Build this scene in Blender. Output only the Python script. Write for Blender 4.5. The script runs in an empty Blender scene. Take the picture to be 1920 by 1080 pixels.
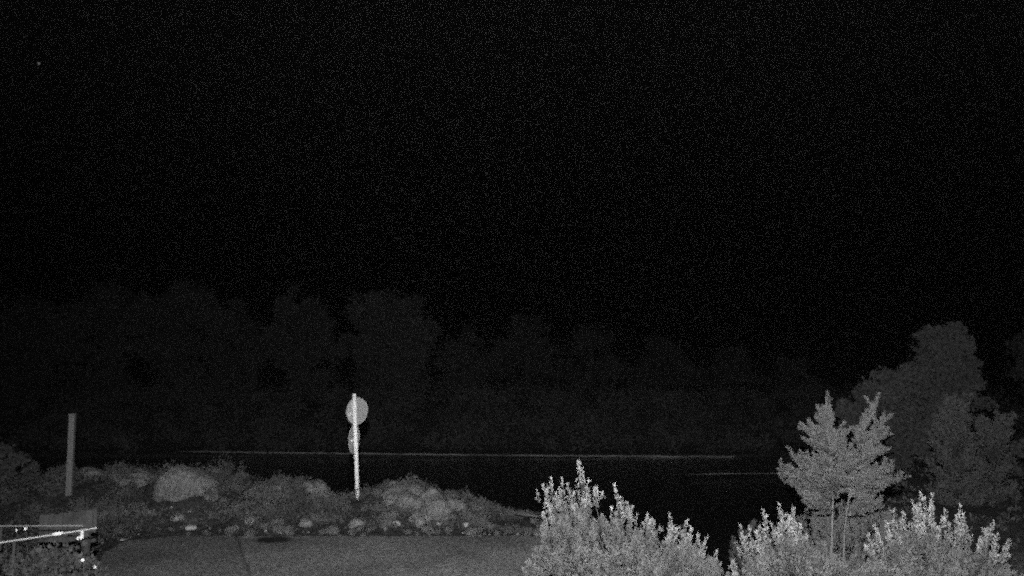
import bpy, math, random
import numpy as np
from mathutils import Vector, noise as mnoise
R = math.radians
rng = np.random.default_rng(11)
random.seed(11)
scene = bpy.context.scene
col = scene.collection

# ------------------------------------------------------------------ camera
F, CZ, PITCH = 1400.0, 3.4, R(5.0)
cam_data = bpy.data.cameras.new('camera')
cam_data.sensor_width = 36.0
cam_data.lens = 36.0 * F / 1920.0
cam_data.clip_start = 0.05
cam_data.clip_end = 2000
cam = bpy.data.objects.new('camera', cam_data)
cam.location = (0, 0, CZ)
cam.rotation_euler = (R(90) + PITCH, 0, 0)
col.objects.link(cam)
scene.camera = cam

# ------------------------------------------------------------------ render settings / exposure
scene.view_settings.view_transform = 'Standard'
scene.view_settings.look = 'None'
scene.view_settings.exposure = 0.0
scene.view_settings.gamma = 1.0
scene.render.engine = 'CYCLES'
cy = scene.cycles
cy.use_denoising = False            # night footage: the grain stays in
cy.use_adaptive_sampling = True      # stop early, like a short high-gain exposure
cy.adaptive_threshold = 1.0
cy.adaptive_min_samples = 24
cy.use_light_tree = False
cy.max_bounces = 4
cy.diffuse_bounces = 2
cy.volume_bounces = 0
cy.transparent_max_bounces = 8
cy.pixel_filter_type = 'BLACKMAN_HARRIS'
cy.filter_width = 2.2
cy.sample_clamp_direct = 3.0
cy.sample_clamp_indirect = 2.0
cy.sampling_pattern = 'TABULATED_SOBOL'
scene.render.dither_intensity = 1.0

def ray(px, py):
    u, v = (px - 960) / F, (540 - py) / F
    return Vector((u, math.cos(PITCH) - v * math.sin(PITCH), math.sin(PITCH) + v * math.cos(PITCH)))
def P(px, py, Y):
    d = ray(px, py)
    s = Y / d.y
    return Vector((d.x * s, Y, CZ + d.z * s))

# ------------------------------------------------------------------ night sky
world = bpy.data.worlds.new('World')
scene.world = world
world.use_nodes = True
nt = world.node_tree
nt.nodes.clear()
wo = nt.nodes.new('ShaderNodeOutputWorld')
bg = nt.nodes.new('ShaderNodeBackground')
sky = nt.nodes.new('ShaderNodeTexSky')
sky.sky_type = 'NISHITA'
sky.sun_disc = False
sky.sun_elevation = R(-4)
sky.sun_rotation = R(200)
bw = nt.nodes.new('ShaderNodeRGBToBW')
nt.links.new(sky.outputs[0], bw.inputs[0])
geo = nt.nodes.new('ShaderNodeTexCoord')
nrm = nt.nodes.new('ShaderNodeVectorMath'); nrm.operation = 'NORMALIZE'
nt.links.new(geo.outputs['Generated'], nrm.inputs[0])
SKY_FLOOR = 0.0012
GRAIN_DENSITY = 0.012
def wmath(op, a, b=None, c=None, clamp=False):
    n = nt.nodes.new('ShaderNodeMath'); n.operation = op; n.use_clamp = clamp
    for i, x in enumerate((a, b, c)):
        if x is None: continue
        if isinstance(x, (int, float)): n.inputs[i].default_value = x
        else: nt.links.new(x, n.inputs[i])
    return n.outputs[0]
tot = wmath('MULTIPLY_ADD', bw.outputs[0], 0.10, SKY_FLOOR)
for (px, py, size, power) in ((73, 119, 0.0012, 0.45), (1515, 366, 0.0009, 0.09)):       # two stars
    d = ray(px, py).normalized()
    dist = nt.nodes.new('ShaderNodeVectorMath'); dist.operation = 'DISTANCE'
    nt.links.new(nrm.outputs[0], dist.inputs[0]); dist.inputs[1].default_value = d
    m = nt.nodes.new('ShaderNodeMapRange')
    m.inputs[1].default_value = 0; m.inputs[2].default_value = size * 1.6
    m.inputs[3].default_value = power; m.inputs[4].default_value = 0
    nt.links.new(dist.outputs['Value'], m.inputs[0])
    tot = wmath('ADD', tot, m.outputs[0])
nt.links.new(tot, bg.inputs[0])
bg.inputs[1].default_value = 1.0
nt.links.new(bg.outputs[0], wo.inputs[0])

# ------------------------------------------------------------------ lights: faint moon, and the security camera's own infrared lamp
sd = bpy.data.lights.new('moonlight', 'SUN'); sd.energy = 0.004; sd.angle = R(0.5)
so = bpy.data.objects.new('moonlight', sd); so.rotation_euler = (R(50), 0, R(-30)); col.objects.link(so)
ld = bpy.data.lights.new('infrared_lamp', 'SPOT')
ld.energy = 13000
ld.spot_size = R(125); ld.spot_blend = 1.0
ld.shadow_soft_size = 0.03
lo = bpy.data.objects.new('infrared_lamp', ld)
lo.location = (-0.05, -0.05, CZ + 0.7)
lo.rotation_euler = (R(83), 0, R(-7))
col.objects.link(lo)

# ------------------------------------------------------------------ material helpers
def mat(name, base, rough=0.85, metallic=0.0, var=0.0, scale=6.0, bump=0.0, bscale=30.0, spec=0.2, attr=None, attr_gain=0.0, trans=0.0, var2=0.0, scale2=60.0):
    m = bpy.data.materials.new(name); m.use_nodes = True
    t = m.node_tree; b = t.nodes['Principled BSDF']
    b.inputs['Roughness'].default_value = rough
    b.inputs['Metallic'].default_value = metallic
    b.inputs['Specular IOR Level'].default_value = spec
    co = t.nodes.new('ShaderNodeTexCoord')
    def M(op, a, b_=None, c=None):
        n = t.nodes.new('ShaderNodeMath'); n.operation = op
        for i, x in enumerate((a, b_, c)):
            if x is None: continue
            if isinstance(x, (int, float)): n.inputs[i].default_value = x
            else: t.links.new(x, n.inputs[i])
        return n.outputs[0]
    def N(sc, det=5):
        n = t.nodes.new('ShaderNodeTexNoise'); n.inputs['Scale'].default_value = sc; n.inputs['Detail'].default_value = det
        n.inputs['Roughness'].default_value = 0.65
        t.links.new(co.outputs['Object'], n.inputs['Vector']); return n.outputs['Fac']
    v = M('MULTIPLY_ADD', M('SUBTRACT', N(scale), 0.5), var * 2, 1.0)
    if var2: v = M('MULTIPLY', v, M('MULTIPLY_ADD', M('SUBTRACT', N(scale2, 2), 0.5), var2 * 2, 1.0))
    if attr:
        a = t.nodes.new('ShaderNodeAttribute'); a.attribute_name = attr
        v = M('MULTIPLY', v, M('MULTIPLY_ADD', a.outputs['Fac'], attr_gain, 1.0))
    v = M('MULTIPLY', v, base)
    v = M('MAXIMUM', v, 0.002)
    cc = t.nodes.new('ShaderNodeCombineColor')
    for i in range(3): t.links.new(v, cc.inputs[i])
    t.links.new(cc.outputs[0], b.inputs['Base Color'])
    if bump:
        bn = t.nodes.new('ShaderNodeBump'); bn.inputs['Strength'].default_value = 1.0
        bn.inputs['Distance'].default_value = bump
        t.links.new(N(bscale, 6), bn.inputs['Height']); t.links.new(bn.outputs[0], b.inputs['Normal'])
    if trans:
        tr = t.nodes.new('ShaderNodeBsdfTranslucent'); t.links.new(cc.outputs[0], tr.inputs[0])
        mx = t.nodes.new('ShaderNodeMixShader'); mx.inputs[0].default_value = trans
        t.links.new(b.outputs[0], mx.inputs[1]); t.links.new(tr.outputs[0], mx.inputs[2])
        t.links.new(mx.outputs[0], t.nodes['Material Output'].inputs[0])
    return m, t, cc, M, N

MAT = {}
def mk(name, *a, **k):
    MAT[name] = mat(name, *a, **k)[0]
mk('soil', 0.055, var=0.9, scale=1.6, bump=0.12, bscale=7, var2=1.1, scale2=12)
mk('far_soil', 0.03, var=0.5, scale=0.4, bump=0.1, bscale=4)
mk('rock', 0.19, var=0.9, scale=4.5, bump=0.09, bscale=9, var2=0.9, scale2=16)
mk('pale_rock', 0.36, var=0.3, scale=5, bump=0.03, bscale=18, var2=0.3, scale2=30)
mk('shore_stone', 0.26, var=1.6, scale=0.8, bump=0.03, bscale=12)
mk('leafy', 0.04, var=1.0, scale=9, attr='young', attr_gain=1.5, trans=.1)
mk('weeds', 0.10, var=1.6, scale=1.5, attr='young', attr_gain=0.6, trans=0.2)
mk('shrub_leaf', 0.09, var=0.35, scale=5, attr='young', attr_gain=1.3, trans=0.15)
mk('feather_leaf', 0.07, var=0.9, scale=3.2, attr='young', attr_gain=3.8, trans=0.15)
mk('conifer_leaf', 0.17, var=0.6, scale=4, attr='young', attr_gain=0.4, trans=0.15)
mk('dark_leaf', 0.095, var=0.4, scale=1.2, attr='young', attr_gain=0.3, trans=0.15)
mk('far_leaf', 0.075, var=0.6, scale=0.35, attr='young', attr_gain=0.3, trans=0.15)
mk('bark', 0.24, var=0.3, scale=9, bump=0.01, bscale=40)
mk('dark_bark', 0.05, var=0.3, scale=6, bump=0.02, bscale=20)
mk('timber', 0.17, var=0.25, scale=8, bump=0.004, bscale=50, var2=0.25, scale2=40)
mk('grey_boards', 0.05, var=1.3, scale=5, bump=0.004, bscale=40, var2=0.3, scale2=60)
mk('galvanised', 0.92, rough=0.6, metallic=0.0, var=0.06, scale=12, spec=0.5)
mk('tube_metal', 0.30, rough=0.5, metallic=0.3, var=0.35, scale=9, spec=0.5)
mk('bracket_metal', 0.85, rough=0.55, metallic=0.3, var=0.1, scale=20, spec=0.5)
mk('sign_back', 0.4, rough=0.6, var=0.08, scale=9, spec=0.3)
mk('blossom', 0.85, rough=0.7, var=0.1, scale=20)

# path: two slabs of different age, a dark spot
pm, t, cc, M, N = mat('paving', 0.3, bump=0.006, bscale=70)
b = t.nodes['Principled BSDF']
sep = t.nodes.new('ShaderNodeSeparateXYZ'); tc = t.nodes.new('ShaderNodeTexCoord'); t.links.new(tc.outputs['Object'], sep.inputs[0])
sa, sb = P(440, 1000, 10), P(470, 1080, 10)
def ground_hit(px, py, z=0.0):
    d = ray(px, py); s = (z - CZ) / d.z
    return Vector((d.x * s, d.y * s, z))
ga, gb = ground_hit(444, 1000), ground_hit(472, 1080)
kx = (gb.x - ga.x) / (gb.y - ga.y)
xs = M('SUBTRACT', sep.outputs[0], M('MULTIPLY_ADD', M('SUBTRACT', sep.outputs[1], ga.y), kx, ga.x))
xs = M('ADD', xs, M('MULTIPLY', M('SUBTRACT', N(3.0), 0.5), 0.10))
side = t.nodes.new('ShaderNodeMapRange'); t.links.new(xs, side.inputs[0])
side.inputs[1].default_value = -0.02; side.inputs[2].default_value = 0.02; side.inputs[3].default_value = 0.78; side.inputs[4].default_value = 1.0
crack = M('LESS_THAN', M('ABSOLUTE', M('ADD', xs, 0.03)), 0.02)
bp = ground_hit(512, 1013)
dx = M('DIVIDE', M('SUBTRACT', sep.outputs[0], bp.x), 0.36)
dy = M('DIVIDE', M('SUBTRACT', sep.outputs[1], bp.y), 0.27)
rr = M('ADD', M('SQRT', M('ADD', M('MULTIPLY', dx, dx), M('MULTIPLY', dy, dy))), M('MULTIPLY', M('SUBTRACT', N(5), 0.5), 1.0))
spot = t.nodes.new('ShaderNodeMapRange'); t.links.new(rr, spot.inputs[0])
spot.inputs[1].default_value = 0.7; spot.inputs[2].default_value = 1.15; spot.inputs[3].default_value = 0.12; spot.inputs[4].default_value = 1.0
v = M('MULTIPLY', side.outputs[0], spot.outputs[0])
v = M('MULTIPLY', v, M('MULTIPLY_ADD', crack, -0.4, 1.0))
v = M('MULTIPLY', v, M('MULTIPLY_ADD', M('SUBTRACT', N(0.6), 0.5), 1.8, 1.05))
v = M('MULTIPLY', v, M('MULTIPLY_ADD', M('SUBTRACT', N(18, 5), 0.5), 4.2, 1.0))
v = M('MAXIMUM', M('MULTIPLY', v, 0.205), 0.008)
for i in range(3): t.links.new(v, cc.inputs[i])
MAT['paving'] = pm

wm, t, cc, M, N = mat('lake_water', 0.012, rough=0.08, spec=0.5, bump=0.02, bscale=3)
MAT['lake_water'] = wm

# ------------------------------------------------------------------ object helpers
def link_mesh(name, verts, faces, m, parent=None, smooth=False, young=None, uv=None):
    me = bpy.data.meshes.new(name)
    if isinstance(verts, np.ndarray):
        nf = len(faces); k = faces.shape[1]
        me.vertices.add(len(verts)); me.vertices.foreach_set('co', verts.astype(np.float32).ravel())
        me.loops.add(nf * k); me.loops.foreach_set('vertex_index', faces.astype(np.int32).ravel())
        me.polygons.add(nf)
        me.polygons.foreach_set('loop_start', np.arange(0, nf * k, k, dtype=np.int32))
        me.update(calc_edges=True); me.validate()
    else:
        me.from_pydata([tuple(v) for v in verts], [], faces); me.update()
    if young is not None:
        a = me.attributes.new('young', 'FLOAT', 'POINT'); a.data.foreach_set('value', np.asarray(young, dtype=np.float32))
    me.materials.append(MAT[m])
    if smooth:
        me.polygons.foreach_set('use_smooth', [True] * len(me.polygons))
    o = bpy.data.objects.new(name, me); col.objects.link(o)
    if parent: o.parent = parent
    return o
def tag(o, label=None, cat=None, group=None, kind=None):
    if label: o['label'] = label
    if cat: o['category'] = cat
    if group: o['group'] = group
    if kind: o['kind'] = kind
    return o
def thing(name, loc, label, cat, group=None):
    o = bpy.data.objects.new(name, None); o.location = loc; o.empty_display_size = 0.2; col.objects.link(o)
    return tag(o, label, cat, group)
class MB:
    def __init__(s): s.v = []; s.f = []
    def add(s, v, f):
        k = len(s.v); s.v += [Vector(x) for x in v]; s.f += [tuple(i + k for i in q) for q in f]
    def tube(s, pts, rad, n=10, cap=True):
        pts = [Vector(p) for p in pts]
        if not hasattr(rad, '__len__'): rad = [rad] * len(pts)
        rings = []; V = []
        for i, p in enumerate(pts):
            d = (pts[min(i + 1, len(pts) - 1)] - pts[max(i - 1, 0)]).normalized()
            a = d.orthogonal().normalized() if i == 0 else (s_a - d * s_a.dot(d)).normalized()
            s_a = a; b_ = d.cross(a)
            for k in range(n):
                an = 2 * math.pi * k / n
                V.append(p + (a * math.cos(an) + b_ * math.sin(an)) * rad[i])
        Fc = []
        for i in range(len(pts) - 1):
            for k in range(n):
                Fc.append((i * n + k, i * n + (k + 1) % n, (i + 1) * n + (k + 1) % n, (i + 1) * n + k))
        if cap:
            Fc.append(tuple(range(n))[::-1]); Fc.append(tuple((len(pts) - 1) * n + k for k in range(n)))
        s.add(V, Fc)
    def box(s, c, h, ax=None, bev=0.0):
        c = Vector(c); ax = ax or (Vector((1, 0, 0)), Vector((0, 1, 0)), Vector((0, 0, 1)))
        # chamfered box: inset top and bottom rings
        V = []; X, Y_, Z = ax
        for (z, ins) in ((-h[2], bev), (-h[2] + bev, 0), (h[2] - bev, 0), (h[2], bev)) if bev else ((-h[2], 0), (h[2], 0)):
            x, y = h[0] - ins, h[1] - ins
            e = bev * 0.6
            ring = [(-x + e, -y), (x - e, -y), (x, -y + e), (x, y - e), (x - e, y), (-x + e, y), (-x, y - e), (-x, -y + e)] if bev else [(-x, -y), (x, -y), (x, y), (-x, y)]
            for (a, b_) in ring: V.append(c + X * a + Y_ * b_ + Z * z)
        k = 8 if bev else 4; L = len(V) // k; Fc = []
        for i in range(L - 1):
            for j in range(k): Fc.append((i * k + j, i * k + (j + 1) % k, (i + 1) * k + (j + 1) % k, (i + 1) * k + j))
        Fc.append(tuple(range(k))[::-1]); Fc.append(tuple((L - 1) * k + j for j in range(k)))
        s.add(V, Fc)
    def build(s, name, m, parent=None, smooth=False):
        off = Vector(parent.location) if parent and parent.type == 'EMPTY' else Vector((0, 0, 0))
        if parent and parent.parent: off = Vector(parent.parent.location)
        return link_mesh(name, [v - off for v in s.v], s.f, m, parent, smooth)

class Leaves:
    """many small rhombic leaves gathered into one crown mesh"""
    def __init__(s): s.P = []; s.D = []; s.L = []; s.W = []; s.Yg = []
    def add(s, p, d, l, w, y):
        s.P.append(p); s.D.append(d); s.L.append(l); s.W.append(w); s.Yg.append(y)
    def plume(s, pts, r0, n, l, w, power=0.7, out=0.6, young=(0.0, 1.0), t0=0.0, flat=None):
        pts = np.array([tuple(p) for p in pts]); k = len(pts) - 1
        t = t0 + (1 - t0) * rng.random(n)
        i = np.minimum((t * k).astype(int), k - 1); f = (t * k - i)[:, None]
        c = pts[i] * (1 - f) + pts[i + 1] * f
        ax = pts[i + 1] - pts[i]; ax /= np.linalg.norm(ax, axis=1)[:, None] + 1e-9
        rnd = rng.normal(size=(n, 3))
        if flat is not None: rnd -= 0.8 * (rnd @ np.array(flat))[:, None] * np.array(flat)
        rad = rnd - (rnd * ax).sum(1)[:, None] * ax; rad /= np.linalg.norm(rad, axis=1)[:, None] + 1e-9
        tt = (t - t0) / (1 - t0)
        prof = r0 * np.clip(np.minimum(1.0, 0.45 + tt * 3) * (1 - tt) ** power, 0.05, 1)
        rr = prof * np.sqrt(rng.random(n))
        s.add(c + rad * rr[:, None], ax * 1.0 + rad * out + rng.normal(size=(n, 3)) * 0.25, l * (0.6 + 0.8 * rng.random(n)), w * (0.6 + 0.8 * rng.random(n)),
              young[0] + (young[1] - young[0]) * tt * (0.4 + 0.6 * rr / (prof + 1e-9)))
    def blob(s, c, r, n, l, w, young=0.3, squash=0.8, shell=0.5):
        d = rng.normal(size=(n, 3)); d /= np.linalg.norm(d, axis=1)[:, None]
        q = r * (shell + (1 - shell) * rng.random(n)) * (1 + 0.25 * rng.normal(size=n))
        p = np.array(tuple(c)) + d * q[:, None] * np.array((1, 1, squash))
        s.add(p, d * 0.5 + rng.normal(size=(n, 3)), l * (0.6 + 0.8 * rng.random(n)), w * (0.6 + 0.8 * rng.random(n)), np.full(n, young) * rng.random(n))
    def build(s, name, m, parent, origin):
        Pp = np.concatenate(s.P); D = np.concatenate(s.D); L = np.concatenate(s.L); W = np.concatenate(s.W); Yg = np.concatenate(s.Yg)
        D /= np.linalg.norm(D, axis=1)[:, None] + 1e-9
        r = rng.normal(size=D.shape); S = np.cross(D, r); S /= np.linalg.norm(S, axis=1)[:, None] + 1e-9
        Pp = Pp - np.array(tuple(origin))
        L = L[:, None]; W = W[:, None]
        V = np.stack((Pp, Pp + D * L * 0.45 + S * W * 0.5, Pp + D * L, Pp + D * L * 0.45 - S * W * 0.5), axis=1).reshape(-1, 3)
        n = len(Pp); Fc = np.arange(4 * n).reshape(n, 4)
        yg = np.repeat(Yg, 4)
        return link_mesh(name, V, Fc, m, parent, young=yg)

# ------------------------------------------------------------------ the lie of the land
WATER = -0.6
def sm(a, b, x):
    t = min(1, max(0, (x - a) / (b - a))); return t * t * (3 - 2 * t)
def shore(x):           # where the near land ends
    y = 18.2 - 5.2 * sm(0.2, 3.2, x) + 0.0
    y += 14.5 * sm(6.2, 9.5, x)
    return y + 0.35 * mnoise.noise(Vector((x * 0.6, 3.1, 0)))
def land(x, y):
    s = shore(x)
    top = 0.0
    bermL = 1 - sm(-1.2, 0.9, x)
    hp = float(np.interp(x, (-11, -9.2, -6.2, -5.6, -5.0, -4.3, -3.7, -3.2, -2.8, -1.9, -1.0, 0.2, 1), (.55, .70, .72, .42, .42, .48, .22, .20, .40, .46, .25, .0, -.1)))
    berm = (hp + 0.22 * mnoise.noise(Vector((x * 1.1, y * 0.8, 0))) + 0.14 * mnoise.noise(Vector((x * 2.9, y * 2.5, 5)))) * sm(14.15, 16.0, y) * bermL
    berm += (-0.12 + 0.05 * mnoise.noise(Vector((x * 2, y * 2, 0)))) * sm(14.2, 15.2, y) * (1 - bermL) * (1 - sm(6, 9, x))
    z = top + berm
    if y > s - 1.6: z = z + (-1.9 - z) * sm(s - 1.6, s + 1.6, y) if y < 27 or x > 7 else z
    if 20 < y: z = -1.9
    if x > 6.2:
        zr = 0.25 + 0.1 * mnoise.noise(Vector((x * .5, y * .5, 0)))
        k = sm(s - 0.6, s + 0.9, y); zr = zr + (-1.9 - zr) * k
        z = z + (zr - z) * sm(6.2, 8.0, x) if y > 12 else z
    FS = 29.5
    if y > FS - 1.2:
        up = -0.5 + sm(FS + .2, 36, y) * 1.5 + sm(36, 90, y) * 5.0
        up += 0.3 * mnoise.noise(Vector((x * .25, y * .25, 2))) * sm(FS, 34, y)
        zf = -1.9 + (up + 1.9) * sm(FS - 1.2, FS + 0.1, y)
        z = max(z, zf)
    return z
def axis(lo, hi, fine_lo, fine_hi, fine, grow=1.25):
    a = list(np.arange(fine_lo, fine_hi, fine)); st = fine
    x = fine_hi
    while x < hi: a.append(x); st *= grow; x += st
    a.append(hi); st = fine; x = fine_lo - fine; b_ = []
    while x > lo: b_.append(x); st *= grow; x -= st
    return [lo] + b_[::-1] + a
gx = axis(-400, 400, -13, 22, 0.16); gy = axis(-40, 500, 9, 38, 0.18)
V = [(x, y, land(x, y)) for y in gy for x in gx]
nx = len(gx)
Fc = [(j * nx + i, j * nx + i + 1, (j + 1) * nx + i + 1, (j + 1) * nx + i) for j in range(len(gy) - 1) for i in range(nx - 1)]
g = link_mesh('ground', V, Fc, 'soil', smooth=True); tag(g, 'dark soil ground of the near bank and far slope', 'ground', kind='structure')

# water sheet
wv = [(-300, 14, WATER), (300, 14, WATER), (300, 33, WATER), (-300, 33, WATER)]
wv = []; wf = []
for j in range(20):
    for i in range(61):
        wv.append((-300 + i * 10, 12 + j * 1.1, WATER))
for j in range(19):
    for i in range(60): wf.append((j * 61 + i, j * 61 + i + 1, (j + 1) * 61 + i + 1, (j + 1) * 61 + i))
w = link_mesh('water', wv, wf, 'lake_water'); tag(w, 'black still water between the near bank and the far shore', 'water', kind='structure')

# paved area
outl = [ground_hit(176, 1085), ground_hit(195, 1040), ground_hit(232, 1016), ground_hit(330, 1006), ground_hit(450, 998), ground_hit(620, 996), ground_hit(800, 995), ground_hit(960, 997), ground_hit(1040, 1000)]
outl = [Vector((p.x, min(p.y, 14.25), 0.004 + (0.02 if p.y > 14 else 0))) for p in outl]
pts = []
for a, b_ in zip(outl[:-1], outl[1:]):
    for k in range(10):
        q = a.lerp(b_, k / 10)
        q.y += 0.07 * mnoise.noise(Vector((q.x * 4, q.y * 4, 0))); q.x += 0.05 * mnoise.noise(Vector((q.x * 4, q.y * 4, 9))); pts.append(q)
pts.append(outl[-1]); pts.append(Vector((2.2, 11, 0.004))); pts.append(Vector((2.6, 6, 0.004))); pts.append(Vector((-6.5, 6, 0.004))); pts.append(Vector((-6.6, 10.5, 0.004)))
pv = [Vector((p.x, p.y, 0.012)) for p in pts]; n = len(pv)
pv2 = [Vector((p.x, p.y, -0.08)) for p in pts]
p_ = link_mesh('pavement', pv + pv2, [tuple(range(n))] + [(i, i + n, (i + 1) % n + n, (i + 1) % n) for i in range(n)], 'paving')
tag(p_, 'flat grey paved area at the bottom of the picture, with a dark spot and a seam', 'pavement', kind='structure')

# pale strips of stone where the water meets the land
def stone_line(name, pts, rad, label):
    mb = MB(); sub = []
    for a, b_ in zip(pts[:-1], pts[1:]):
        k = max(2, int((b_ - a).length / 0.25))
        for i in range(k): sub.append(a.lerp(b_, i / k))
    sub.append(pts[-1])
    sub = [p + Vector((0, 0.10 * mnoise.noise(p * 1.3), 0.02 * mnoise.noise(p * 2.7))) for p in sub]
    mb.tube(sub, [rad * (0.85 + 0.5 * mnoise.noise(p * 1.9)) * min(1, .15 + .25 * min(i, len(sub) - 1 - i)) for i, p in enumerate(sub)], 8)
    o = mb.build(name, 'shore_stone', smooth=True); tag(o, label, 'shore', kind='structure')
stone_line('shoreline', [P(330, 845.5, 29.7), P(450, 848, 29.6), P(700, 851, 29.4), P(900, 853, 29.3), P(1100, 855, 29.3), P(1480, 857, 29.5)], 0.036, 'thin pale line of stone along the far waterline')
stone_line('shoreline', [P(1285, 889, 24.4), P(1370, 888, 24.5), P(1440, 888, 24.7), P(1500, 887, 25)], 0.017, 'short pale line of stone at the water left of the tall conifer')

# ------------------------------------------------------------------ rocks
def rock_mesh(sx, sy, sz, seed, sub=3, rough=0.35, skew=0.0, blunt=0.0):
    import bmesh
    bm = bmesh.new(); bmesh.ops.create_icosphere(bm, subdivisions=sub, radius=1)
    off = Vector((seed * 7.3, seed * 3.1, seed))
    planes = [Vector((random.gauss(0, 1), random.gauss(0, 1), random.gauss(0, 1))).normalized() for _ in range(9)]
    pd = [random.uniform(0.62, 0.95) for _ in planes]
    for v in bm.verts:
        p = v.co.copy()
        for q, dd in zip(planes, pd):
            e = p.dot(q) - dd
            if e > 0: p -= q * e * 0.85
        p *= 1 + rough * mnoise.noise(v.co * 1.4 + off) + 0.10 * mnoise.noise(v.co * 4 + off)
        if blunt: p = Vector((math.copysign(abs(p.x) ** (1 - blunt), p.x), p.y, math.copysign(abs(p.z) ** (1 - blunt), p.z)))
        if p.z > 0: p.z *= 1 - skew * p.x
        p *= 1 + 0.05 * mnoise.noise(v.co * 9 + off)
        v.co = Vector((p.x * sx, p.y * sy, p.z * sz))
    me = bpy.data.meshes.new('rock'); bm.to_mesh(me); bm.free()
    me.polygons.foreach_set('use_smooth', [True] * len(me.polygons))
    return me
def rock(name, px, py, Y, wpx, hpx, m, label, group=None, seed=None, tilt=0, depth=None, sub=4, rough=0.3, skew=0.0, blunt=0.0):
    c = P(px, py, Y); sx = wpx / 2 / F * Y; sz = hpx / 2 / F * Y
    me = rock_mesh(sx, depth or sx * 0.8, sz, seed or random.random() * 50, sub, rough, skew, blunt); me.materials.append(MAT[m])
    o = bpy.data.objects.new(name, me); o.location = c; o.rotation_euler = (0, R(tilt), random.uniform(-.3, .3)); col.objects.link(o)
    return tag(o, label, 'rock', group)
rock('boulder', 350, 922, 15.6, 108, 84, 'rock', 'large pale domed boulder between the timber post and the sign pole', tilt=4, seed=3, skew=.25, blunt=.3, rough=.15)
rock('boulder', 375, 950, 15.5, 74, 66, 'rock', 'darker boulder directly under the large pale domed boulder', tilt=-10, seed=5)
rock('boulder', 765, 950, 15.5, 96, 76, 'rock', 'pale rough boulder right of the sign pole, the left one of the tight pile', tilt=-4, seed=8, blunt=.25, rough=.35)
rock('boulder', 812, 956, 15.2, 84, 66, 'rock', 'middle boulder of the tight pile right of the sign pole', tilt=16, seed=31, blunt=.1, rough=.4)
rock('boulder', 842, 960, 15.5, 62, 48, 'rock', 'smaller boulder leaning on the right side of the tight pile', tilt=20, seed=37, rough=.4)
rock('boulder', 790, 975, 14.9, 44, 30, 'rock', 'low grey boulder in front of the tight pile right of the sign pole', tilt=6, seed=41, rough=.4)
rock('boulder', 727, 930, 15.9, 52, 50, 'rock', 'small upright boulder just right of the foot of the sign pole', seed=9)
rock('boulder', 588, 925, 16.2, 62, 54, 'rock', 'rounded grey boulder a step left of the sign pole', seed=12)
rock('boulder', 252, 905, 16.4, 92, 50, 'rock', 'dim flat boulder left of the large pale domed boulder', seed=15)
rock('boulder', 166, 897, 16.6, 62, 40, 'rock', 'dim boulder right behind the foot of the timber post', seed=17)
rock('boulder', 500, 930, 16.3, 76, 50, 'rock', 'dim low boulder in the gap left of the rounded grey boulder', seed=19)
rock('boulder', 850, 940, 16.2, 60, 36, 'rock', 'low boulder at the right end of the rocks on the water side', seed=23, tilt=16)
pale = 'pale stones along the far edge of the paving'
rock('stone', 743, 983, 14.7, 19, 14, 'pale_rock', 'bright oval stone at the foot of the tight boulder pile', pale, tilt=-18, sub=2)
rock('stone', 788, 981, 14.7, 26, 26, 'rock', 'pointed grey stone right of the bright oval stone', pale, sub=2)
rock('stone', 820, 983, 14.7, 13, 9, 'pale_rock', 'tiny bright stone right of the pointed grey stone', pale, sub=2)
rock('stone', 758, 912, 15.7, 17, 7, 'pale_rock', 'flat pale stone on top of the tight boulder pile', pale, sub=2)
rock('stone', 873, 984, 14.6, 12, 10, 'pale_rock', 'tiny pale stone right of the tight boulder pile', pale, sub=2)
rock('stone', 572, 983, 14.8, 30, 24, 'rock', 'grey stone at the edge of the paving left of the sign pole', pale, sub=2)
rock('stone', 668, 984, 14.7, 34, 26, 'rock', 'grey stone at the edge of the paving below the sign pole', pale, sub=2)
rock('stone', 474, 977, 14.9, 38, 18, 'pale_rock', 'long pale stone beside the top of the paving seam', pale, sub=2)
rock('stone', 441, 990, 14.6, 18, 9, 'pale_rock', 'thin tilted stone where the paving seam begins', pale, tilt=25, sub=2)
rock('stone', 358, 989, 14.5, 24, 14, 'pale_rock', 'pale stone under the darker boulder at the paving edge', pale, sub=2)
rock('stone', 330, 972, 14.9, 42, 24, 'rock', 'flat grey stone below and left of the darker boulder', pale, sub=2)
rock('stone', 230, 1015, 14.0, 16, 10, 'pale_rock', 'small pale stone at the left corner of the paving', pale, sub=2)
# rubble: a few shared meshes, every stone an object
rub = [rock_mesh(1, 0.8, 0.7, 60 + k, 2, 0.35) for k in range(6)]
for me in rub[:4]: me.materials.append(MAT['rock'])
for me in rub[4:]: me.materials.append(MAT['pale_rock'])
for k in range(240):
    x = random.uniform(-8.0, 0.6); y = 14.25 + abs(random.gauss(0, 0.35)) if k < 130 else random.uniform(14.5, 16.6)
    if k > 60 and x < -2.5 and random.random() < .3: continue
    o = bpy.data.objects.new('rubble_stone', rub[random.choice((0, 1, 2, 3, 0, 1, 2, 3, 0, 1, 2, 4, 5))])
    s = random.choice((0.03, 0.04, 0.05, 0.07, 0.10, 0.14)) * random.uniform(.8, 1.3)
    if o.data in rub[4:]: s = random.uniform(.02, .045)
    o.scale = (s, s, s); o.rotation_euler = (random.uniform(-.4, .4), random.uniform(-.4, .4), random.uniform(0, 6.3))
    o.location = (x, y, land(x, y) + s * 0.35); col.objects.link(o)
    tag(o, 'fist sized rubble stone among the weeds along the far edge of the paving', 'rock', 'rubble along the far edge of the paving')

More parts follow.
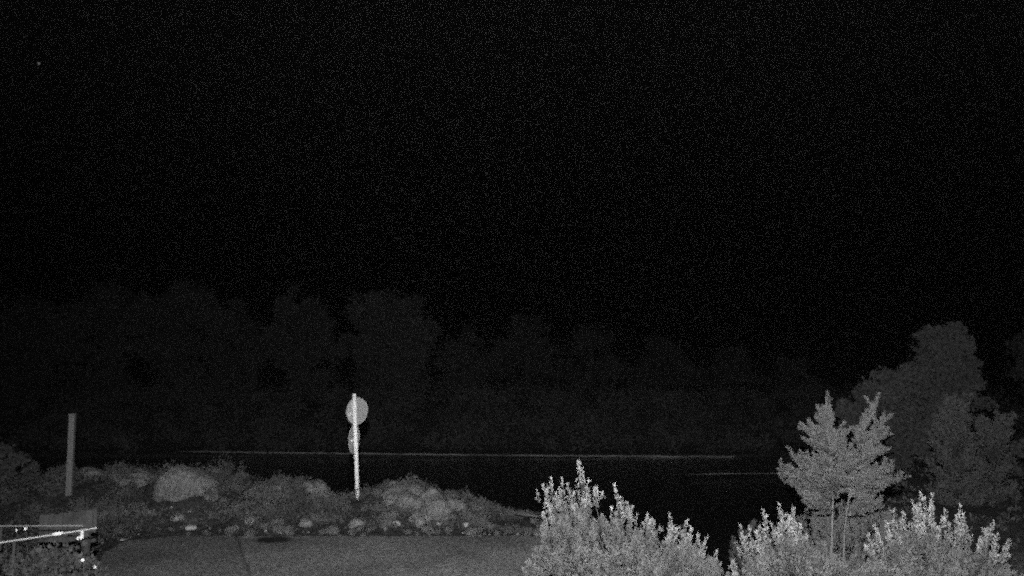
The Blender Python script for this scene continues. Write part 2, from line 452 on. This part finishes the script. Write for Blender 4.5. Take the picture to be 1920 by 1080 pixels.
# ------------------------------------------------------------------ weeds and low growth on the bank
lv = Leaves()
def tuft(x, y, h, r, n, l, w, yg=0.5):
    z = land(x, y)
    ang = rng.random(n) * 6.283; rr = r * np.sqrt(rng.random(n))
    p = np.stack((x + rr * np.cos(ang), y + rr * np.sin(ang), z + h * rng.random(n) * (1 - 0.5 * rr / r)), axis=1)
    d = np.stack((np.cos(ang) * .7, np.sin(ang) * .7, 0.6 + rng.random(n)), axis=1) + rng.normal(size=(n, 3)) * .4
    lv.add(p, d, l * (0.5 + rng.random(n)), w * (0.5 + rng.random(n)), yg * rng.random(n))
for k in range(2300):
    x = random.uniform(-11.5, 0.9); y = random.uniform(14.55, 17.6)
    if x < -6.3 and random.random() < .5: continue
    dens = mnoise.noise(Vector((x * 0.9, y * 1.2, 4)))
    if dens < -0.12 or (dens < .1 and random.random() < .5): continue
    h = random.uniform(0.06, 0.28) * (1 - 0.6 * sm(-2.5, 0.5, x))
    tuft(x, y, h, random.uniform(.08, .22), int(random.uniform(20, 60)), 0.05, 0.02, random.choice((0, 0, .3, 1)))
for k in range(70):      # knee high clumps that break the outline
    x = random.uniform(-11, .2); y = random.uniform(14.8, 17.0)
    for q in range(5): tuft(x + random.gauss(0, .12), y + random.gauss(0, .12), random.uniform(.12, .42) * (1 - .6 * sm(-2, 0, x)), random.uniform(.06, .15), 60, 0.055, 0.022, random.choice((0, .5, 1)))
for k in range(420):     # left: rougher growth between the paving and the rocks
    x = random.uniform(-11.5, -7.1); y = random.uniform(9.5, 15)
    tuft(x, y, random.uniform(.1, .45), random.uniform(.12, .3), int(random.uniform(25, 60)), 0.055, 0.022, random.choice((0, 0, .3, 1)))
for k in range(500):     # right bank
    x = random.uniform(1.0, 16); y = random.uniform(8, 13) if x < 7 else random.uniform(10, 24)
    if y > shore(x) - .5: continue
    tuft(x, y, random.uniform(.05, .3), random.uniform(.12, .3), 25, 0.08, 0.03, .3)
o = lv.build('weeds', 'weeds', None, (0, 0, 0)); tag(o, 'low weeds and grass covering the near bank between the rocks', 'weeds', kind='stuff')

# ------------------------------------------------------------------ shrubs of upright feathery shoots
def shrub(name, outline, bottom, Y, depth, label, m='feather_leaf', leaders=(), n=230, seed=0, plume=(0.14, 0.30), nl=80, leaf=(0.036, 0.0115), base_px=None, rad=0.05, group=None, cat='shrub'):
    xs_ = [p[0] for p in outline]; ys_ = [p[1] for p in outline]
    cx = base_px or (xs_[0] + xs_[-1]) / 2
    b0 = P(cx, 1000, Y); base = Vector((b0.x, Y, land(b0.x, Y)))
    root = thing(name, base, label, cat, group)
    L = Leaves(); st = MB()
    def shoot(tip, ln, r, cnt, lean=1.0, yg=(0.0, .35)):
        a = tip - (base + Vector((0, 0, 0.3))); a.z = abs(a.z)
        d = (a.normalized() * 0.55 * lean + Vector((0, 0, 1)) + Vector((random.gauss(0, .14), random.gauss(0, .14), 0))).normalized()
        s0 = tip - d * ln; mid = tip - d * ln * .5 + Vector((random.gauss(0, .015), random.gauss(0, .015), 0))
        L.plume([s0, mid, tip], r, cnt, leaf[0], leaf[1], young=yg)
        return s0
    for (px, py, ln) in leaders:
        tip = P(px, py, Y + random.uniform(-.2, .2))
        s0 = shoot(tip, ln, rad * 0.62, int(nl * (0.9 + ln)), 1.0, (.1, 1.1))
        st.tube([base, base.lerp(s0, .5) + Vector((0, 0, .1)), s0, s0.lerp(tip, .8)], [.018, .012, .007, .003], 5)
        for q in range(3):
            t_ = s0.lerp(tip, random.uniform(.3, .75)) + Vector((random.gauss(0, .05), random.gauss(0, .04), 0.03))
            shoot(t_, ln * .35, rad * .45, int(nl * .35), 1.0, (.4, 1.1))
    for k in range(n):
        px = random.uniform(xs_[0], xs_[-1]); top = np.interp(px, xs_, ys_)
        f = random.random() ** 1.1
        py = top + 14 + (bottom - top) * f + random.uniform(0, 14)
        yy = Y - depth * math.sin(f * 1.5) * random.uniform(.75, 1.05) if random.random() < .72 else Y + depth * .7 * f * random.random()
        tip = P(px, py, Y); tip.y = yy
        # keep the crown dome round: pull the front shoots a little inward
        tip.x = base.x + (tip.x - base.x) * (1 - 0.05 * f)
        ln = random.uniform(*plume)
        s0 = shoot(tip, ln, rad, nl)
        if k % 6 == 0: st.tube([base + Vector((random.gauss(0, .06), random.gauss(0, .06), 0)), base.lerp(s0, .55), s0], [.014, .01, .005], 5)
    L.build('foliage', m, root, base)
    st.build('stems', 'dark_bark', root, True)
    return root
shrub('feathery_shrub', [(970, 1085), (985, 1040), (1008, 985), (1024, 950), (1060, 928), (1100, 922), (1130, 942), (1170, 962), (1200, 974), (1250, 984), (1300, 1000), (1345, 1036), (1395, 1080)], 1200, 9.0, 1.0,
      'large pale feathery shrub at the bottom centre with one tall shoot standing above the rest',
      leaders=[(1018, 908, .5), (1027, 912, .4), (1033, 896, .5), (1053, 898, .45), (1064, 906, .4), (1085, 862, .75), (1086, 866, .6), (1103, 898, .4), (1118, 914, .25), (1152, 908, .5), (1166, 935, .3), (1184, 950, .35), (1175, 942, .3), (1215, 962, .35), (1224, 975, .3), (1257, 964, .4), (1263, 985, .3), (1288, 975, .4), (1296, 990, .3), (1310, 1003, .3), (1325, 1008, .35), (1343, 1035, .25), (1018, 962, .3)], n=1300)
shrub('feathery_shrub', [(1375, 1065), (1392, 1020), (1420, 1000), (1450, 985), (1490, 975), (1530, 990), (1580, 1010), (1640, 1030)], 1200, 8.8, 0.9,
      'bright feathery shrub fanning out to the left below the twin stemmed conifer',
      leaders=[(1374, 1050, .3), (1388, 984, .5), (1405, 988, .4), (1430, 955, .55), (1437, 966, .4), (1461, 944, .5), (1466, 958, .4), (1480, 966, .3), (1487, 950, .35), (1418, 1000, .3), (1500, 985, .3)], n=620, base_px=1500)
shrub('feathery_shrub', [(1620, 1040), (1645, 1015), (1680, 990), (1720, 965), (1760, 985), (1800, 1000), (1840, 1010), (1880, 1030), (1925, 1070)], 1200, 8.8, 0.9,
      'bright feathery shrub in the bottom right corner with shoots leaning right',
      leaders=[(1628, 1000, .4), (1640, 985, .4), (1662, 978, .4), (1676, 955, .5), (1694, 962, .3), (1712, 940, .5), (1727, 923, .6), (1733, 935, .5), (1748, 929, .55), (1745, 938, .5), (1773, 955, .6), (1768, 970, .5), (1800, 948, .55), (1806, 962, .4), (1795, 965, .4), (1850, 990, .35), (1863, 977, .45), (1872, 1000, .35), (1893, 1012, .35)], n=700, base_px=1730)
shrub('shrub', [(1368, 1000), (1380, 968), (1405, 956), (1435, 962), (1450, 1000)], 1060, 13.0, 0.5, 'dim rounded shrub by the dark water behind the bright left fan of shoots', m='dark_leaf', n=90, plume=(.15, .3), nl=60)

shrub('shrub', [(1450, 1010), (1475, 965), (1505, 930), (1545, 915), (1575, 922), (1612, 906), (1650, 925), (1680, 938), (1705, 975), (1730, 1020)], 1090, 12.7, 0.6, 'rounded shrub directly behind the bare stems of the twin stemmed conifer', m='conifer_leaf', n=520, plume=(.15, .3), nl=75, leaf=(.04, .012))
# lower left: leafy shrub with white blossoms, below the rails
shrub('leafy_shrub', [(-60, 1035), (0, 1022), (60, 1004), (110, 1000), (150, 998), (178, 1006), (200, 1060)], 1200, 8.0, 0.8, 'loose leafy shrub in the bottom left corner under the metal rails', m='leafy', n=300, plume=(.15, .35), nl=26, leaf=(.05, .03), rad=.12)
for (px, py, s, lab) in ((155, 1050, .017, 'bright white blossom on the leafy shrub below the end of the rail'), (178, 1063, .014, 'smallest white blossom low on the right side of the leafy shrub'), (31, 994, .015, 'small round white blossom between the two metal rails at the left'), (48, 991, .018, 'white blossom cluster between the two metal rails, right of the small round one')):
    c = P(px, py, 7.15 if py > 1030 else 8.3); root = thing('blossom', c, lab, 'flower', 'white blossoms at the lower left')
    mb = MB()
    for k in range(6):
        a = k * math.pi / 3; d = Vector((math.cos(a), -.3, math.sin(a))); e = Vector((-math.sin(a), 0, math.cos(a)))
        mb.add([c, c + d * s * .6 + e * s * .42, c + d * s * 1.15 + Vector((0, .3 * s, 0)), c + d * s * .6 - e * s * .42], [(0, 1, 2, 3)])
    mb.build('petals', 'blossom', root)
    mb = MB(); mb.tube([c + Vector((0, .3 * s, 0)), c + Vector((0, -.25 * s, 0))], [s * .45, s * .3], 8); mb.build('flower_centre', 'blossom', root)
    mb = MB(); zz = land(c.x, c.y + .3); mb.tube([Vector((c.x + .05, c.y + .3, zz)), Vector((c.x + .03, c.y + .1, (zz + c.z) / 2)), c + Vector((0, .3 * s, 0))], [.006, .005, .003], 6); mb.build('stem', 'dark_bark', root)

# ------------------------------------------------------------------ conifers
def branch_fan(L, a, tip, n, l, w, r, droop=0.0, flat=(0, 0, 1), yg=(0, .8)):
    mid = (a + tip) * .5 + Vector((0, 0, -droop))
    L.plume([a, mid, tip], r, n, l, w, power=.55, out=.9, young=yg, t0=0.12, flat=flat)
def conifer(name, Y, stems, side, label, m='conifer_leaf', trunk_m='bark', leaf=(.040, .011), nb=60, rad=.10, per=230, fan=(), zmin=None, tr=.022):
    b = stems[0][0]; base = Vector(P(b[0], b[1], Y)); base.z = land(base.x, base.y)
    root = thing(name, base, label, 'tree')
    L = Leaves(); br = MB()
    for si, st in enumerate(stems):
        if si: st = st[:-1]
        pts = [P(px, py, Y + dy) for (px, py, dy) in st]
        g0 = Vector((pts[0].x, pts[0].y, land(pts[0].x, pts[0].y)))
        pts = [g0] + pts
        mb = MB(); mb.tube(pts, [tr * (.78 - .25 * si) * (1.15 - i / len(pts)) for i in range(len(pts))], 8); mb.build('trunk', trunk_m, root, True)
    for (ax, ay, tx, ty, dy, r) in side:     # branches read off the photograph, with their own depth
        a = P(ax, ay, Y); tip = P(tx, ty, Y + dy)
        ln = (tip - a).length
        branch_fan(L, a, tip, int(per * ln / .35 * (r / .09)), leaf[0], leaf[1], r, droop=-.02)
        br.tube([a, (a + tip) * .5, tip], [.008, .006, .003], 4)
        for k in range(max(2, int(ln / .12))):       # side twigs
            p0 = a.lerp(tip, random.uniform(.25, .95)); d = (tip - a).normalized()
            q = (d + Vector((random.gauss(0, .6), random.gauss(0, .8), random.uniform(.2, 1.0)))).normalized()
            branch_fan(L, p0, p0 + q * random.uniform(.12, .24) * (ln / .6 + .4), int(per * .4), leaf[0], leaf[1], r * .55)
    L.build('crown', m, root, base)
    br.build('branches', trunk_m, root, True)
    return root
side = []
def whorl(cx, cy, w_l, w_r, rise, k, r, depth=.6):
    k = int(k * 1.7); r *= .60
    for i in range(k):
        f = (i + .5) / k * 2 - 1
        f = math.copysign(abs(f) ** .8, f)
        w_ = w_l if f < 0 else w_r
        dy = math.copysign(depth * math.sqrt(max(0, 1 - f * f)), (i % 2) - .5) * random.uniform(.5, 1)
        side.append((cx, cy + random.uniform(-6, 6), cx + f * w_ * random.uniform(.8, 1.05), cy - rise * ((.35 + abs(f)) * random.uniform(.8, 1.7) if rise > 24.5 or cy < 880 else abs(f) * random.uniform(.5, 1.3)), dy, r))
random.seed(5); side = []
# sprays read off the photograph: where each leaves its stem, where it ends; every spray has others in front and behind
def spray(x0, y0, tips, r=.048, depth=.32, rep=3):
    for (tx, ty) in tips:
        for q in range(rep):
            dy = random.uniform(-depth, depth) if q else random.uniform(-.08, .08)
            k = .93 - (.10 + .22 * random.random()) * (q > 0)
            side.append((x0 + random.uniform(-3, 3), y0 + random.uniform(-10, 10), x0 + (tx - x0) * k + random.uniform(-3, 3), y0 + (ty - y0) * k + random.uniform(-3, 5), dy, r))
spray(1550, 790, [(1548.5, 745)], .012, .01, 1)
spray(1551, 800, [(1547, 766), (1551, 768)], .028, .05, 2)
spray(1553, 815, [(1538, 778), (1563, 772), (1545, 775), (1557, 776)], .035, .12, 2)
spray(1554, 835, [(1514, 796), (1508, 806), (1524, 798), (1586, 808), (1577, 800)], .042, .25, 3)
spray(1556, 856, [(1514, 822), (1521, 834), (1590, 822), (1584, 838), (1530, 828)], .046, .32, 3)
spray(1558, 885, [(1524, 852), (1536, 862), (1582, 856), (1590, 866)], .05, .35, 3)
spray(1545, 905, [(1487, 852), (1494, 862), (1505, 868), (1514, 876), (1500, 856)], .042, .35, 3)
spray(1618, 808, [(1634, 768), (1648, 754)], .022, .03, 2)
spray(1648, 800, [(1662, 786), (1672, 782)], .012, .02, 1)
spray(1616, 840, [(1601, 798), (1611, 796), (1622, 792)], .038, .2, 2)
spray(1618, 850, [(1652, 796), (1664, 802), (1640, 804), (1662, 816)], .040, .25, 3)
spray(1612, 872, [(1660, 832), (1652, 846), (1640, 856), (1598, 846)], .046, .3, 3)
spray(1556, 925, [(1462, 890), (1469, 880), (1467, 902), (1478, 911), (1480, 888), (1490, 900)], .050, .6, 4)
spray(1560, 938, [(1492, 921), (1506, 929), (1520, 930), (1500, 910)], .046, .5, 3)
spray(1590, 910, [(1688, 899), (1681, 890), (1668, 884), (1674, 909), (1656, 914), (1650, 888)], .050, .6, 4)
spray(1592, 925, [(1640, 922), (1625, 930), (1655, 905)], .046, .5, 3)
spray(1562, 955, [(1503, 938), (1512, 950), (1538, 960), (1525, 945)], .05, .45, 3)
spray(1592, 958, [(1642, 934), (1660, 944), (1622, 962), (1632, 948), (1650, 955)], .05, .45, 3)
spray(1592, 895, [(1588, 852), (1600, 846), (1596, 860)], .045, .5, 3)
spray(1570, 920, [(1545, 895), (1575, 885), (1600, 888), (1560, 890), (1530, 905), (1615, 900)], .06, .6, 4)
random.shuffle(side)
conifer('conifer_tree', 12.0, [[(1558, 1060, 0), (1560, 1000, 0), (1562, 940, 0), (1558, 860, 0), (1551, 790, 0), (1548, 742, 0)], [(1582, 1060, .1), (1583, 1000, .05), (1592, 930, 0), (1608, 870, 0), (1624, 810, 0), (1636, 775, 0)]],
        side, 'young twin stemmed conifer with pale bare stems, standing in front of the taller dark trees')

random.seed(21); rng = np.random.default_rng(21)
# dim conifer at right
side = []
for (cx, cy, wl, wr, rise, k) in ((1790, 790, 14, 14, 26, 4), (1790, 820, 26, 26, 30, 6), (1792, 850, 40, 34, 30, 7), (1792, 890, 44, 44, 30, 8), (1795, 930, 56, 56, 30, 8), (1795, 975, 60, 60, 30, 9), (1800, 1015, 66, 60, 30, 8)):
    whorl(cx, cy, wl, wr, rise, k, .13, .8)
side += [(1770, 840, 1752, 796, 0, .1), (1792, 800, 1788, 758, 0, .09)]
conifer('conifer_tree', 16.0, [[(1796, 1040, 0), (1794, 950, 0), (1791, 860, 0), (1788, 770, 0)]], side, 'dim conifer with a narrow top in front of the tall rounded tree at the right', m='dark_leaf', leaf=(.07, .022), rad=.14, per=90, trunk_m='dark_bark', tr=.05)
side = []
for (cx, cy, wl, wr, rise, k) in ((1868, 840, 30, 18, 34, 6), (1866, 870, 34, 26, 34, 7), (1864, 910, 44, 36, 30, 8), (1862, 950, 50, 44, 30, 8), (1862, 1000, 56, 50, 30, 8)):
    whorl(cx, cy, wl, wr, rise, k, .13, .8)
side += [(1872, 850, 1888, 795, 0, .08), (1858, 850, 1845, 806, 0, .09)]
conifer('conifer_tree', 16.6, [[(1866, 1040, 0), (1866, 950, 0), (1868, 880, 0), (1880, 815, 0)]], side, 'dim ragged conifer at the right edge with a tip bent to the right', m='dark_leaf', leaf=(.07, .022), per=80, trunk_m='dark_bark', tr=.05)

# ------------------------------------------------------------------ broadleaf trees
def blob_tree(name, Y, blobs, label, m='dark_leaf', n=1800, leaf=(.12, .07), trunk_px=None, group=None, k_r=1.0):
    tx = trunk_px or sum(b[0] for b in blobs) / len(blobs)
    b0 = P(tx, 900, Y); base = Vector((b0.x, Y, land(b0.x, Y)))
    root = thing(name, base, label, 'tree', group)
    L = Leaves(); mb = MB()
    c0 = P(blobs[0][0], blobs[0][1], Y)
    mb.tube([base, Vector((base.x, base.y, (base.z + c0.z) / 2)), c0], [.008 * Y, .006 * Y, .002 * Y], 9)
    fork = Vector((base.x, base.y, base.z + (c0.z - base.z) * .35))
    for (px, py, rp) in blobs:
        r = rp / F * Y; c = P(px, py, Y); c.y += random.uniform(-.4, .4) * r
        area = (rp / 45.0) ** 2
        cnt = int(n * area)
        q = max(6, int(22 * area))
        for i in range(q):      # each lobe is many clumps with gaps between
            d = Vector((random.gauss(0, 1), random.gauss(0, 1), random.gauss(0, 1))).normalized()
            cc_ = c + d * r * random.uniform(.25, .82)
            L.blob(cc_, r * random.uniform(.22, .42), int(cnt / q), leaf[0], leaf[1], young=random.choice((0, .4, 1)), squash=.75, shell=.2)
        mb.tube([fork, fork.lerp(c, .5) + Vector((0, 0, -.1 * r)), c], [.004 * Y, .003 * Y, .001 * Y], 6)
    L.build('crown', m, root, base)
    mb.build('trunk', 'dark_bark', root, True)
    return root
blob_tree('broadleaf_tree', 22.0, [(1770, 700, 62), (1768, 655, 52), (1740, 720, 50), (1790, 640, 38), (1750, 635, 30), (1790, 760, 62), (1745, 790, 60), (1800, 720, 40), (1815, 680, 26)],
          'tall round topped tree, the highest at the right', n=4200, leaf=(.10, .06), trunk_px=1775)
blob_tree('broadleaf_tree', 21.0, [(1690, 760, 56), (1655, 735, 46), (1640, 790, 52), (1600, 775, 34), (1690, 710, 34), (1700, 820, 56), (1660, 850, 50), (1580, 765, 22), (1620, 745, 30), (1660, 700, 22)],
          'dark spreading tree behind the twin stemmed conifer, lower than the round topped tree', n=3800, leaf=(.10, .06), trunk_px=1680)
blob_tree('broadleaf_tree', 20.0, [(1850, 860, 50), (1820, 900, 52), (1885, 900, 40), (1860, 960, 55), (1890, 840, 30)], 'low dark bushy tree behind the dim conifers at the right edge', n=2600, leaf=(.10, .06), trunk_px=1850)
blob_tree('broadleaf_tree', 30.0, [(1950, 640, 50), (1940, 700, 48), (1960, 590, 40), (1955, 770, 50), (1935, 640, 30)], 'far dark tree cut by the right edge of the picture', n=2400, leaf=(.16, .10), trunk_px=1955, m='far_leaf')
blob_tree('bush', 17.5, [(20, 862, 34), (-10, 850, 36), (50, 885, 24), (5, 890, 34)], 'dim rounded bush at the left edge beyond the timber post', n=1500, leaf=(.09, .06), m='dark_leaf')

# far shore trees, each its own
grp = 'dark trees on the far shore'
far = [
 (760, 38, [(740, 590, 62), (700, 585, 50), (780, 630, 56), (730, 660, 66), (690, 640, 50), (760, 700, 60), (710, 730, 60)], 'large round headed tree on the far shore above the sign'),
 (570, 40, [(590, 600, 54), (550, 580, 44), (610, 650, 52), (560, 660, 60), (520, 640, 44), (580, 730, 60)], 'far shore tree with two humps left of the round headed one'),
 (470, 41, [(450, 620, 56), (420, 590, 44), (480, 660, 50), (440, 700, 60), (400, 660, 44)], 'far shore tree a little lower than its neighbours, above the large domed boulder'),
 (330, 40, [(330, 560, 54), (300, 590, 56), (370, 590, 50), (330, 650, 66), (280, 650, 50), (350, 720, 60)], 'tallest far shore tree left of the middle'),
 (200, 39, [(190, 580, 58), (230, 610, 54), (150, 620, 54), (200, 680, 66), (170, 740, 60)], 'wide far shore tree just right of the timber post'),
 (70, 40, [(70, 610, 60), (30, 640, 60), (110, 660, 56), (60, 710, 66)], 'far shore tree just left of the timber post'),
 (-50, 40, [(-40, 600, 64), (-90, 650, 64), (-40, 700, 64)], 'far shore tree cut by the left edge of the picture'),
 (870, 42, [(870, 650, 46), (840, 680, 46), (900, 690, 50), (860, 740, 60)], 'low far shore tree at the right shoulder of the round headed one'),
 (990, 44, [(985, 625, 44), (960, 670, 50), (1020, 680, 50), (980, 740, 60)], 'faint far shore tree above the left side of the feathery shrub'),
 (1110, 45, [(1110, 640, 44), (1080, 690, 50), (1140, 690, 50), (1100, 750, 60)], 'faint far shore tree above the tall shoot of the feathery shrub'),
 (1240, 46, [(1240, 660, 44), (1210, 710, 50), (1270, 700, 50), (1240, 760, 56)], 'faint far shore tree above the right side of the feathery shrub'),
 (1370, 46, [(1370, 680, 42), (1340, 720, 48), (1400, 720, 50), (1370, 770, 54)], 'faint far shore tree in the gap between shrub and conifer'),
 (1480, 46, [(1480, 690, 42), (1450, 740, 48), (1510, 740, 48), (1480, 790, 50)], 'faint far shore tree just left of the twin stemmed conifer'),
]
for (tp, Y, bl, lab) in far:
    blob_tree('broadleaf_tree', Y, bl, lab, m='far_leaf', n=1300, leaf=(.20, .13), trunk_px=tp, group=grp)
# undergrowth just above the far waterline
lv = Leaves()
for k in range(620):
    x = random.uniform(-30, 24); y = random.uniform(29.8, 39)
    z = land(x, y); lv.blob((x, y, z + .35), random.uniform(.35, .9), 130, .13, .08, young=random.choice((0, .3, 1)), squash=.8, shell=.2)
o = lv.build('undergrowth', 'far_leaf', None, (0, 0, 0)); tag(o, 'dim undergrowth covering the slope just above the far waterline', 'undergrowth', kind='stuff')

# ------------------------------------------------------------------ timber post
top, bot = P(136, 777, 15.4), P(130, 918, 15.4)
root = thing('timber_post', Vector((bot.x, bot.y, bot.z - .2)), 'plain grey upright timber post standing alone at the left', 'post')
d = (top - bot).normalized(); X = Vector((1, 0, 0)); X = (X - d * X.dot(d)).normalized(); Yv = d.cross(X)
ca, sa_ = math.cos(.2), math.sin(.2); X2 = X * ca + Yv * sa_; Y2 = Yv * ca - X * sa_
mb = MB(); c = (top + bot) / 2 - d * .12; mb.box(c, (.054, .054, (top - bot).length / 2 + .12), (X2, Y2, d), bev=.008); mb.build('shaft', 'timber', root)
mb = MB(); mb.box(top + d * .008, (.059, .059, .010), (X2, Y2, d), bev=.004); mb.build('cap', 'timber', root)

# ------------------------------------------------------------------ sign pole with two round signs seen from behind
SY = 16.0
top, bot = P(664.5, 741, SY), P(670.5, 938, SY)
root = thing('road_sign', Vector((bot.x, bot.y, bot.z - .1)), 'bright metal pole carrying two round signs seen from behind', 'sign')
d = (top - bot).normalized()
pr = .043
mb = MB(); mb.tube([bot - d * .3, bot.lerp(top, .5), top], pr, 24); mb.build('pole', 'galvanised', root, True)
mb = MB(); mb.tube([top + d * .001, top + d * .02, top + d * .03], [pr * 1.08, pr * 1.08, pr * .5], 24); mb.build('pole_cap', 'galvanised', root, True)
def disc(px, py, w, h, name, lab):
    c = P(px, py, SY); r = h / 2 / F * SY; ang = math.acos(w / h) + R(12)
    nrm_ = Vector((-math.sin(ang), math.cos(ang), 0)) if True else None
    c = Vector((c.x, SY + .09, c.z))
    e = Vector((nrm_.y, -nrm_.x, 0)); up = Vector((0, 0, 1))
    mb = MB(); K = 48; V = []
    for (rr_, off) in ((r * .985, -.010), (r, -.013), (r, .004), (r * .985, .006)):     # rolled rim
        for k in range(K):
            a = 2 * math.pi * k / K; V.append(c + e * math.cos(a) * rr_ + up * math.sin(a) * rr_ + nrm_ * off)
    i0 = len(V)
    for k in range(K):
        a = 2 * math.pi * k / K; V.append(c + e * math.cos(a) * r * .97 + up * math.sin(a) * r * .97 + nrm_ * -.004)
    Fc = []
    for L_ in range(3):
        for k in range(K): Fc.append((L_ * K + k, L_ * K + (k + 1) % K, (L_ + 1) * K + (k + 1) % K, (L_ + 1) * K + k))
    for k in range(K): Fc.append((i0 + k, i0 + (k + 1) % K, (k + 1) % K, k))
    Fc.append(tuple(i0 + k for k in range(K))); Fc.append(tuple(3 * K + k for k in range(K))[::-1])
    mb.add(V, Fc); plate = mb.build('sign_plate', 'sign_back', root); plate['label'] = lab
    for s_ in (-.35, .35):          # clamp rails across the back
        mb = MB(); mb.box(c + up * r * s_ - nrm_ * .016, (r * .55, .009, .014), (e, nrm_, up), bev=.003); mb.build('clamp_rail', 'sign_back', plate)
        pp = bot.lerp(top, (c.z + r * s_ - bot.z) / (top.z - bot.z))
        mb = MB(); mb.tube([pp - d * .018, pp + d * .018], pr * 1.18, 20); 
        mb.box(pp.lerp(c + up * r * s_, .6), (.02, (c + up * r * s_ - pp).length * .35, .016), (Vector((1, 0, 0)), Vector((0, 1, 0)), up)); mb.build('clamp', 'galvanised', plate)
    return c, e, up, nrm_, r
c, e, up, nn, r = disc(667.5, 771, 39, 51, 'a', 'upper round plate turned a little to the right')
mb = MB(); mb.box(c - e * r * .68 - up * r * .2 - nn * .012, (.035, .008, .03), (e, nn, up), bev=.003); mb.build('fixing_bolt', 'bracket_metal', root)
c, e, up, nn, r = disc(662.0, 824, 19, 56, 'b', 'lower round plate turned nearly edge on')
mb = MB(); mb.box(c - e * r * .45 - up * r * .05 - nn * .014, (.06, .010, .028), (e, nn, up), bev=.003); mb.build('fixing_bolt', 'galvanised', root)

# ------------------------------------------------------------------ rails and board panel, lower left
def rail(pa, pb, r, label, brackets=()):
    root = thing('metal_rail', Vector((pb.x, pb.y, land(pb.x, pb.y))), label, 'rail', 'metal rails at the lower left')
    mb = MB(); mb.tube([pa.lerp(pb, k / 6) + Vector((0, 0, -.006 * math.sin(k / 6 * math.pi))) for k in range(7)], r, 14, cap=False)
    dd = (pb - pa).normalized(); mb.tube([pb - dd * .002, pb + dd * .012], [r * 1.12, r * 1.12], 14)
    mb.build('tube', 'tube_metal', root, True)
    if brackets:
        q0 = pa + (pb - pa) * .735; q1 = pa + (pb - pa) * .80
        mb = MB(); mb.tube([q0, q0.lerp(q1, .3), q0.lerp(q1, .75), q1], [r * 1.05, r * 2.0, r * 2.0, r * 1.05], 12); mb.build('added_glint', 'bracket_metal', root, True)  # added bright swelling, imitates a highlight on the tube
    for (px, py, Y) in brackets:
        k = P(px, py, Y)
        f = (k.x - pa.x) / (pb.x - pa.x); k = pa.lerp(pb, f)
        s_ = k.y / F
        mb = MB(); mb.box(k + Vector((0, 0, -8.5 * s_)), (1.7 * s_, .012, 7 * s_), bev=.002)
        mb.box(k + Vector((-4 * s_, 0, -14 * s_)), (4.2 * s_, .02, 2.6 * s_), bev=.003); mb.build('hook_bracket', 'bracket_metal', root)
    for f in (.25, .5):
        q = pa.lerp(pb, f) + Vector((0, .05, -.02)); mb = MB(); mb.tube([q, Vector((q.x, q.y, land(q.x, q.y) - .05))], .014, 10); mb.build('support', 'dark_bark', root, True)
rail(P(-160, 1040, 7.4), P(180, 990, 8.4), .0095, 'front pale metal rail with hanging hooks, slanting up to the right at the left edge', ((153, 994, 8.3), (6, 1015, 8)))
rail(P(-160, 985, 9.0), P(154, 985.5, 9.0), .0075, 'rear thin metal rail running level just behind the slanting one')
root = thing('board_panel', Vector((P(130, 970, 9.8).x, 9.8, 0)), 'low panel of dim upright boards behind the metal rails', 'fence')
xs0 = [75 + i * 9 for i in range(12)]
for i, px in enumerate(xs0):
    topy = 966 - (px - 75) / 108 * 13 + random.uniform(-1.5, 1.5)
    a = P(px + 4.2, topy, 9.8 - .02 * (i % 2)); h_ = .15
    mb = MB(); mb.box((a.x, a.y, a.z - h_), (4.0 / F * 9.8, .009, h_), bev=.003); o = mb.build('board', 'grey_boards', root)
for zz in (1.02, 1.16):
    a, b_ = P(76, 970, 9.83), P(182, 960, 9.83); mb = MB(); mb.box(((a.x + b_.x) / 2, 9.835, zz), ((b_.x - a.x) / 2, .012, .035), bev=.003); mb.build('crossbar', 'grey_boards', root)
a = P(170, 953, 9.75); mb = MB(); mb.box((a.x, 9.70, a.z / 2 ), (.03, .03, a.z / 2), bev=.006); mb.box((a.x, 9.66, a.z - .11), (.085, .012, .11), bev=.004); mb.build('end_post', 'grey_boards', root)

# thin rods on the bank left of the big shrub
def rod(a, b_, r, lab):
    root_o = MB(); root_o.tube([a, a.lerp(b_, .5) + Vector((0, 0, .006)), b_], r, 8)
    o = root_o.build('rod', 'timber', None, True); tag(o, lab, 'rod', 'thin rods on the bank')
rod(P(964, 962.5, 15.2), P(1030, 972, 14.9), .011, 'longer thin pale rod lying on the bank beside the feathery shrub')
rod(P(868, 945, 16.0), P(906, 953, 15.7), .008, 'shorter thin pale rod at the right end of the boulders')

# ------------------------------------------------------------------ added scattering volume: lamp light caught in it gives the image grain
hz = MB(); hz.box((0, 120, 18), (220, 150, 22))
hm = bpy.data.materials.new('grain_haze'); hm.use_nodes = True
ht = hm.node_tree; ht.nodes.clear()
ho = ht.nodes.new('ShaderNodeOutputMaterial'); hv = ht.nodes.new('ShaderNodeVolumePrincipled')
hv.inputs['Color'].default_value = (.0019, .0019, .0019, 1); hv.inputs['Density'].default_value = GRAIN_DENSITY
ht.links.new(hv.outputs[0], ho.inputs['Volume'])
hm.cycles.volume_sampling = 'DISTANCE'
MAT['grain_haze'] = hm
o = hz.build('grain_haze', 'grain_haze'); tag(o, 'thin scattering volume added for image grain', 'grain_haze', kind='stuff')
